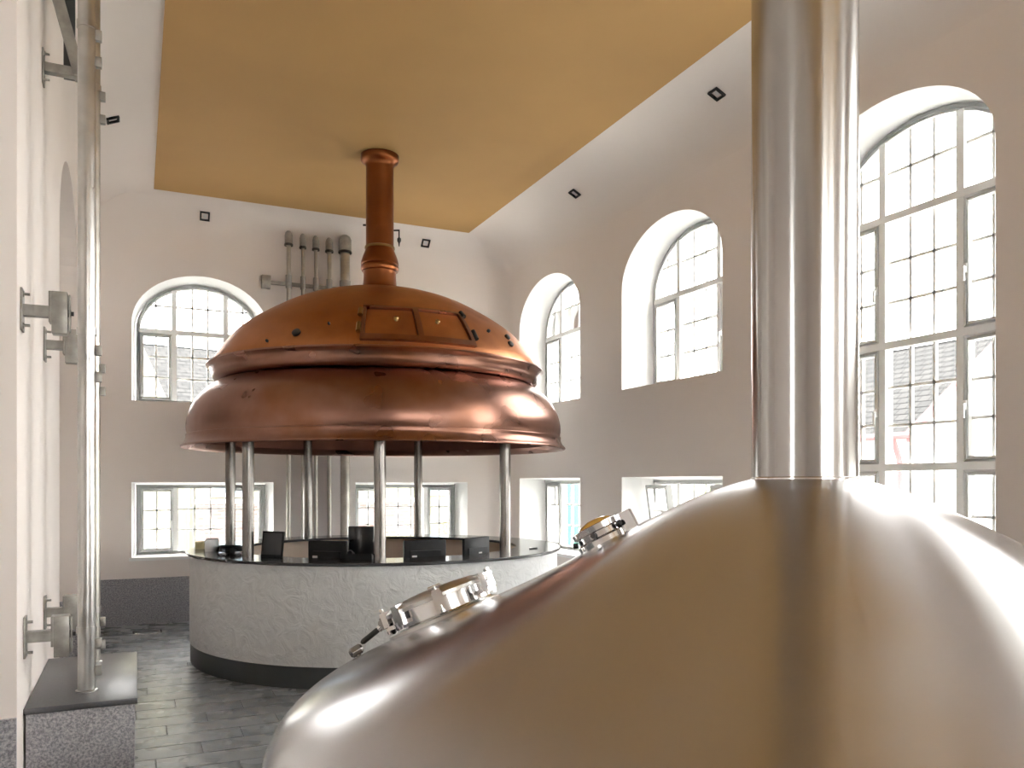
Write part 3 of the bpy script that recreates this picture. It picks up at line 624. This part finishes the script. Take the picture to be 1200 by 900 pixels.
# ------------------------------------------------------------------ granite plinth and steel riser pipes on the pier wall
pl = thing('granite_plinth', 'speckled grey granite plinth with dark slab top at the foot of the pier wall', 'plinth', (XL, 5.2, 0))
obj('body', bevbox(.012, .56, 0.012, 1.40, 0, .565, .003), 'granite', pl)
obj('slab', bevbox(.002, .575, 0, 1.42, .565, .60, .004), 'grey_slab', pl)
for (x, y, r, z0, lab) in ((-.272, 5.50, .049, .60, 'stout steel riser pipe standing on the granite plinth'), (-.272, 6.35, .043, .60, 'brownish steel riser pipe standing behind the stout one on the plinth')):
    t = thing('riser_pipe', lab, 'pipe', (x, y, z0), 'riser pipes on the pier wall')
    obj('pipe', lathe([(0, 0), (r, 0), (r, 2.0), (r, 4.65), (0, 4.65)], 40), 'satin_steel' if r > .045 else 'dull_steel', t)
    for z in (.37, 2.16, 4.0): obj('clamp_ring', lathe([(r, z - .02), (r + .006, z - .02), (r + .006, z + .02), (r, z + .02)], 32), 'satin_steel', t)
    for z in (.25, 2.02, 3.92):
        obj('clamp_ear', bevbox(r - .004, r + .032, -.02, .02, z, z + .06, .003), 'galvanised', t)
        obj('clamp_ear', bevbox(r - .004, r + .032, -.02, .02, z - .16, z - .10, .003), 'galvanised', t)
    obj('foot_ring', lathe([(r, 0), (r + .012, 0), (r + .012, .008), (r, .012)], 32), 'satin_steel', t)
def bracket(y, z, xe, lab, block=True, brace=False):
    t = thing('pipe_bracket', lab, 'bracket', (XL, y, z), 'steel brackets on the pier wall')
    obj('wall_plate', bevbox(.001, .012, -.05, .05, -.115, .115, .002), 'galvanised', t)
    for zz in (-.085, .085):
        bm = bmesh.new(); tube(bm, [(.012, -.02, zz), (.018, -.02, zz), (.019, -.02, zz), (.045, -.02, zz)], [.016, .016, .008, .008], 8); obj('bolt', bm, 'galvanised', t)
    L = xe - XL
    bm = bmesh.new(); box(bm, .012, L, -.03, .03, -.03, .03); box(bm, .02, L - .006, -.032, -.03, -.012, .012); obj('arm', bm, 'galvanised', t)
    if block:
        obj('end_plate', bevbox(L - .006, L + .008, -.045, .045, -.06, .11, .002), 'galvanised', t)
        obj('clamp_block', bevbox(L + .008, L + .085, -.05, .05, -.12, .11, .003), 'galvanised', t)
        bm = bmesh.new(); tube(bm, [(L + .085, 0, 0), (L + .10, 0, 0), (L + .101, 0, 0), (L + .114, 0, 0)], [.022, .022, .012, .012], 10); obj('tie_bolt', bm, 'bolt_black', t)
        obj('clamp_strip', bevbox(L + .090, L + .098, -.03, .03, -.10, .10, .002), 'galvanised', t)
    if brace:
        bm = bmesh.new()
        for dy in (-.05, .05): hexa(bm, [(L - .02, dy - .012, -.03), (L + .05, dy - .012, -.03), (L + .05, dy + .012, -.03), (L - .02, dy + .012, -.03), (L - .19, dy - .012, .62), (L - .12, dy - .012, .62), (L - .12, dy + .012, .62), (L - .19, dy + .012, .62)])
        obj('brace', bm, 'galvanised', t)
        obj('gusset', bevbox(L - .09, L - .02, .05, .08, -.02, .62, .003), 'dark_base', t)
    return t
bracket(5.12, 2.79, -.43, 'steel arm bracket gripping the stout riser pipe at mid height')
bracket(6.33, 2.79, -.45, 'steel arm bracket holding the rear riser pipe at mid height')
bracket(5.25, .99, -.43, 'steel arm bracket gripping the stout riser pipe just above the plinth')
bracket(6.33, .97, -.45, 'steel arm bracket holding the rear riser pipe just above the plinth')
bracket(6.22, 4.62, -.36, 'steel bracket with slanting brace high on the pier wall', block=False, brace=True)
t = thing('niche_ring', 'small metal ring fixed inside the arched niche', 'ring', (XL - .09, 9.72, 4.25))
R_ = Matrix.Rotation(PI / 2, 4, 'X'); bm = lathe([(.03, -.01), (.045, -.01), (.045, .02), (.03, .02)], 20, True); bmesh.ops.transform(bm, matrix=R_, verts=bm.verts[:]); obj('ring', bm, 'galvanised', t)
bm = lathe([(.0, -.026), (.028, -.026), (.028, -.012), (0, -.012)], 16); bmesh.ops.transform(bm, matrix=R_, verts=bm.verts[:]); obj('mount', bm, 'galvanised', t)

# ------------------------------------------------------------------ spotlights set in the cove
def cove_frame(side, s, ph_deg):
    ph = math.radians(ph_deg); cz = ZC0 + (ZC - ZC0) * math.sin(ph)
    if side == 'back': d = (YB - PY1); p = Vector((s, YB - d * (1 - math.cos(ph)), cz)); t = Vector((0, -d * math.sin(ph), (ZC - ZC0) * math.cos(ph))); x = Vector((1, 0, 0))
    elif side == 'right': d = (XR - PX1); p = Vector((XR - d * (1 - math.cos(ph)), s, cz)); t = Vector((-d * math.sin(ph), 0, (ZC - ZC0) * math.cos(ph))); x = Vector((0, -1, 0))
    else: d = (PX0 - XL); p = Vector((XL + d * (1 - math.cos(ph)), s, cz)); t = Vector((d * math.sin(ph), 0, (ZC - ZC0) * math.cos(ph))); x = Vector((0, 1, 0))
    t.normalize(); n = x.cross(t)
    return Matrix(((x.x, t.x, n.x, p.x), (x.y, t.y, n.y, p.y), (x.z, t.z, n.z, p.z), (0, 0, 0, 1)))
for side, s, ph, lab in (('back', .83, 42, 'small square black spotlight above the arched end wall window'), ('back', 3.93, 45, 'small square black spotlight beside the copper chimney'),
        ('right', 8.9, 52, 'small square black spotlight above the side wall arches, nearer the room corner'), ('right', 6.1, 56, 'small square black spotlight high beside the steel column'), ('left', 9.1, 57, 'small square black spotlight in the cove above the riser pipes')):
    FR = cove_frame(side, s, ph); t = thing('spotlight', lab, 'spotlight', (0, 0, 0), 'spotlights in the ceiling cove'); t.matrix_world = FR
    h = .062; bm = bmesh.new(); ring(bm, lambda s_, n_, z_: (s_, z_, n_), rect(-h, h, -h, h), rect(-h * .68, h * .68, -h * .68, h * .68), -.01, .022); obj('bezel', bm, 'bolt_black', t)
    bm = bmesh.new(); box(bm, -h * .68, h * .68, -h * .68, h * .68, -.01, -.002); l_ = obj('recess', bm, 'screen_grey', t)
    bm = lathe([(.0, .006), (.02, .004), (.028, .0), (.028, -.004)], 16); obj('lens', bm, 'sticker', t)

# floor box lid near the end wall
t = thing('floor_box', 'small steel framed socket lid set in the slate floor near the end wall', 'floor box', (.12, 10.98, 0))
obj('lid', bevbox(-.15, .15, -.09, .09, 0.0, .008, .002), 'dark_base', t)
bm = bmesh.new(); box(bm, -.165, .165, -.105, -.09, 0, .011); box(bm, -.165, .165, .09, .105, 0, .011); box(bm, -.165, -.15, -.09, .09, 0, .011); box(bm, .15, .165, -.09, .09, 0, .011); obj('frame', bm, 'polished_steel', t)
for x in (-.14, .11): obj('catch', bevbox(x, x + .03, -.10, -.07, .008, .022, .002), 'polished_steel', t)

# ------------------------------------------------------------------ outside
bm = bmesh.new(); v = [bm.verts.new(p) for p in ((-60, YB + .9, -.4), (60, YB + .9, -.4), (60, 70, -.4), (-60, 70, -.4))]; bm.faces.new(v)
v = [bm.verts.new(p) for p in ((XR + .9, -40, -.4), (60, -40, -.4), (60, YB + .9, -.4), (XR + .9, YB + .9, -.4))]; bm.faces.new(v)
v = [bm.verts.new(p) for p in ((-60, -40, -.4), (XR + .9, -40, -.4), (XR + .9, YF - .9, -.4), (-60, YF - .9, -.4))]; bm.faces.new(v)
v = [bm.verts.new(p) for p in ((-60, YF - .9, -.4), (XA - .9, YF - .9, -.4), (XA - .9, YB + .9, -.4), (-60, YB + .9, -.4))]; bm.faces.new(v)
struct(obj('ground', bm, 'soil_ground'), 'pale ground outside the windows', 'ground')
def uvquad(bm, pts, uvs):
    uvl = bm.loops.layers.uv.verify(); f = bm.faces.new([bm.verts.new(p) for p in pts])
    for l, q in zip(f.loops, uvs): l[uvl].uv = q
def house(name, label, loc, rz, L, W, zeave, zridge, wallm, trim):
    """ridge along local x, gable ends at x=0 and x=L, front eave at y=0."""
    t = thing(name, label, 'house', loc, None, rz); z0 = -.4 - loc[2]
    bm = bmesh.new(); H = W / 2
    prof = [(0, z0), (0, zeave), (H, zridge), (W, zeave), (W, z0)]
    a = [bm.verts.new((0, y, z)) for y, z in prof]; c = [bm.verts.new((L, y, z)) for y, z in prof]
    bm.faces.new(a); bm.faces.new(c[::-1])
    for i in range(5): j = (i + 1) % 5; bm.faces.new((a[i], c[i], c[j], a[j]))
    obj('wall', bm, wallm, t)
    sl = math.hypot(H, zridge - zeave); dz = (zridge - zeave) / H
    rf = None
    for sgn in (0, 1):
        bm = bmesh.new(); y0, y1 = (-.35, H) if sgn == 0 else (W + .35, H); za = zeave - .35 * dz + .06; zb = zridge + .06
        n = 16
        for k in range(n):                                   # each course of tiles overlaps the one below it
            t0, t1 = k / n, (k + 1) / n + .01
            q = [(-.03, y0 + (y1 - y0) * t0, za + (zb - za) * t0 + .006), (L + .2, y0 + (y1 - y0) * t0, za + (zb - za) * t0 + .006), (L + .2, y0 + (y1 - y0) * t1, za + (zb - za) * t1), (-.03, y0 + (y1 - y0) * t1, za + (zb - za) * t1)]
            uvquad(bm, q, [(0, sl * t0), (L, sl * t0), (L, sl * t1), (0, sl * t1)])
        o = obj('roof_slope', bm, 'roof_tile', t, keep=True)
    if trim:
        for x in (-.08, L + .18):
            for s_ in (0, 1):
                y0, y1 = (-.38, H) if s_ == 0 else (W + .38, H); za = zeave - .38 * dz
                bm = bmesh.new(); hexa(bm, [(x, y0, za - .10), (x + .05, y0, za - .10), (x + .05, y1, zridge - .10), (x, y1, zridge - .10), (x, y0, za + .1), (x + .05, y0, za + .1), (x + .05, y1, zridge + .1), (x, y1, zridge + .1)]); obj('barge_board', bm, trim, t)
    gz = zeave - .35 * dz
    bm = bmesh.new(); tube(bm, [(-.2, -.4, gz), (L + .2, -.4, gz)], .06, 8); g = obj('gutter', bm, trim or 'galvanised', t)
    bm = bmesh.new(); tube(bm, [(.25, -.4, gz), (.35, -.12, gz - .35), (.35, -.08, gz - .5), (.35, -.08, z0)], .05, 8); obj('downpipe', bm, trim or 'galvanised', t)
    return t
ha = house('house', 'pale yellow house with grey tiled roof behind the end wall', (.62, 18.0, 0), math.radians(9), 9.0, 6.0, 3.45, 5.05, 'render_yellow', None)
for x in (.8, 3.2, 5.6):
    bm = bmesh.new(); box(bm, x, x + .9, -.05, -.01, 1.55, 2.75); wf = obj('window', bm, 'white_frame', ha); bm = bmesh.new(); box(bm, x + .08, x + .82, -.06, -.05, 1.63, 2.67); obj('window_pane', bm, 'blue_grey_paint', wf)
hb = house('house', 'white house with red trimmed gable and grey tiled roof beside the tall window', (12.7, 10.0, 0), math.radians(90), 10.0, 4.4, 2.95, 4.62, 'render_white', 'red_paint')
hb.matrix_world = Matrix(((0, 1, 0, 12.6), (1, 0, 0, 10.0), (0, 0, 1, 0), (0, 0, 0, 1)))
bw = thing('brick_wall', 'low old red brick yard wall outside the end wall windows', 'wall', (1.05, 16.4, -.4))
bm = bmesh.new(); uvquad(bm, [(0, 0, 0), (4.3, 0, 0), (4.3, 0, 1.85), (0, 0, 1.85)], [(0, 0), (4.3, 0), (4.3, 1.85), (0, 1.85)]); uvquad(bm, [(0, .3, 0), (0, 0, 0), (0, 0, 1.85), (0, .3, 1.85)], [(0, 0), (.3, 0), (.3, 1.85), (0, 1.85)])
uvquad(bm, [(4.3, 0, 0), (4.3, .3, 0), (4.3, .3, 1.85), (4.3, 0, 1.85)], [(0, 0), (.3, 0), (.3, 1.85), (0, 1.85)]); uvquad(bm, [(4.3, .3, 0), (0, .3, 0), (0, .3, 1.85), (4.3, .3, 1.85)], [(0, 0), (4.3, 0), (4.3, 1.85), (0, 1.85)]); obj('brickwork', bm, 'old_brick', bw, keep=True)
obj('coping', bevbox(-.05, 4.35, -.05, .35, 1.85, 1.93, .01), 'render_white', bw)
gt = thing('garden_gate', 'turquoise boarded gate outside the low side wall window', 'gate', (9.2, 15.7, -.4))
for k in range(6): obj('board', bevbox(0, .04, k * .17, k * .17 + .16, .1, 2.5, .004), 'turquoise_paint', gt)
bm = bmesh.new()
for z in (.5, 1.9): box(bm, .04, .09, 0, 1.02, z, z + .12)
obj('rail', bm, 'turquoise_paint', gt)
for y in (-.12, 1.04): obj('post', bevbox(-.04, .1, y, y + .1, 0, 2.6, .005), 'turquoise_paint', gt)
def shrub(label, loc, h, spread_, leafm, seed):
    R = random.Random(seed); t = thing('shrub', label, 'shrub', loc); bm = bmesh.new()
    for k in range(5):
        a = R.uniform(0, 6.28); tube(bm, [(0, 0, 0), (.3 * spread_ * math.cos(a), .3 * spread_ * math.sin(a), h * .5), (.55 * spread_ * math.cos(a), .55 * spread_ * math.sin(a), h * .85)], [.03, .02, .008], 6)
    obj('stems', bm, 'bark', t); bm = bmesh.new()
    for k in range(1400):
        u, a, q = R.random() ** .33, R.uniform(0, 6.28), R.uniform(-1, 1); rr = math.sqrt(1 - q * q)
        c = Vector((u * rr * math.cos(a) * spread_, u * rr * math.sin(a) * spread_, h * .62 + u * q * h * .42)); d = Vector((R.gauss(0, 1), R.gauss(0, 1), R.gauss(0, 1))).normalized(); e = d.orthogonal().normalized(); l = R.uniform(.05, .10)
        bm.faces.new([bm.verts.new(c), bm.verts.new(c + d * l * .5 + e * l * .25), bm.verts.new(c + d * l), bm.verts.new(c + d * l * .5 - e * l * .25)])
    f = obj('foliage', bm, leafm, t, keep=True); f['kind'] = 'stuff'
shrub('green shrub outside the tilted low window', (11.1, 14.1, -.4), 2.7, .6, 'leaf_green', 1)
shrub('yellow flowering shrub outside the low window behind the monitors', (5.87, 15.6, -.4), 1.55, .30, 'leaf_yellow', 2)
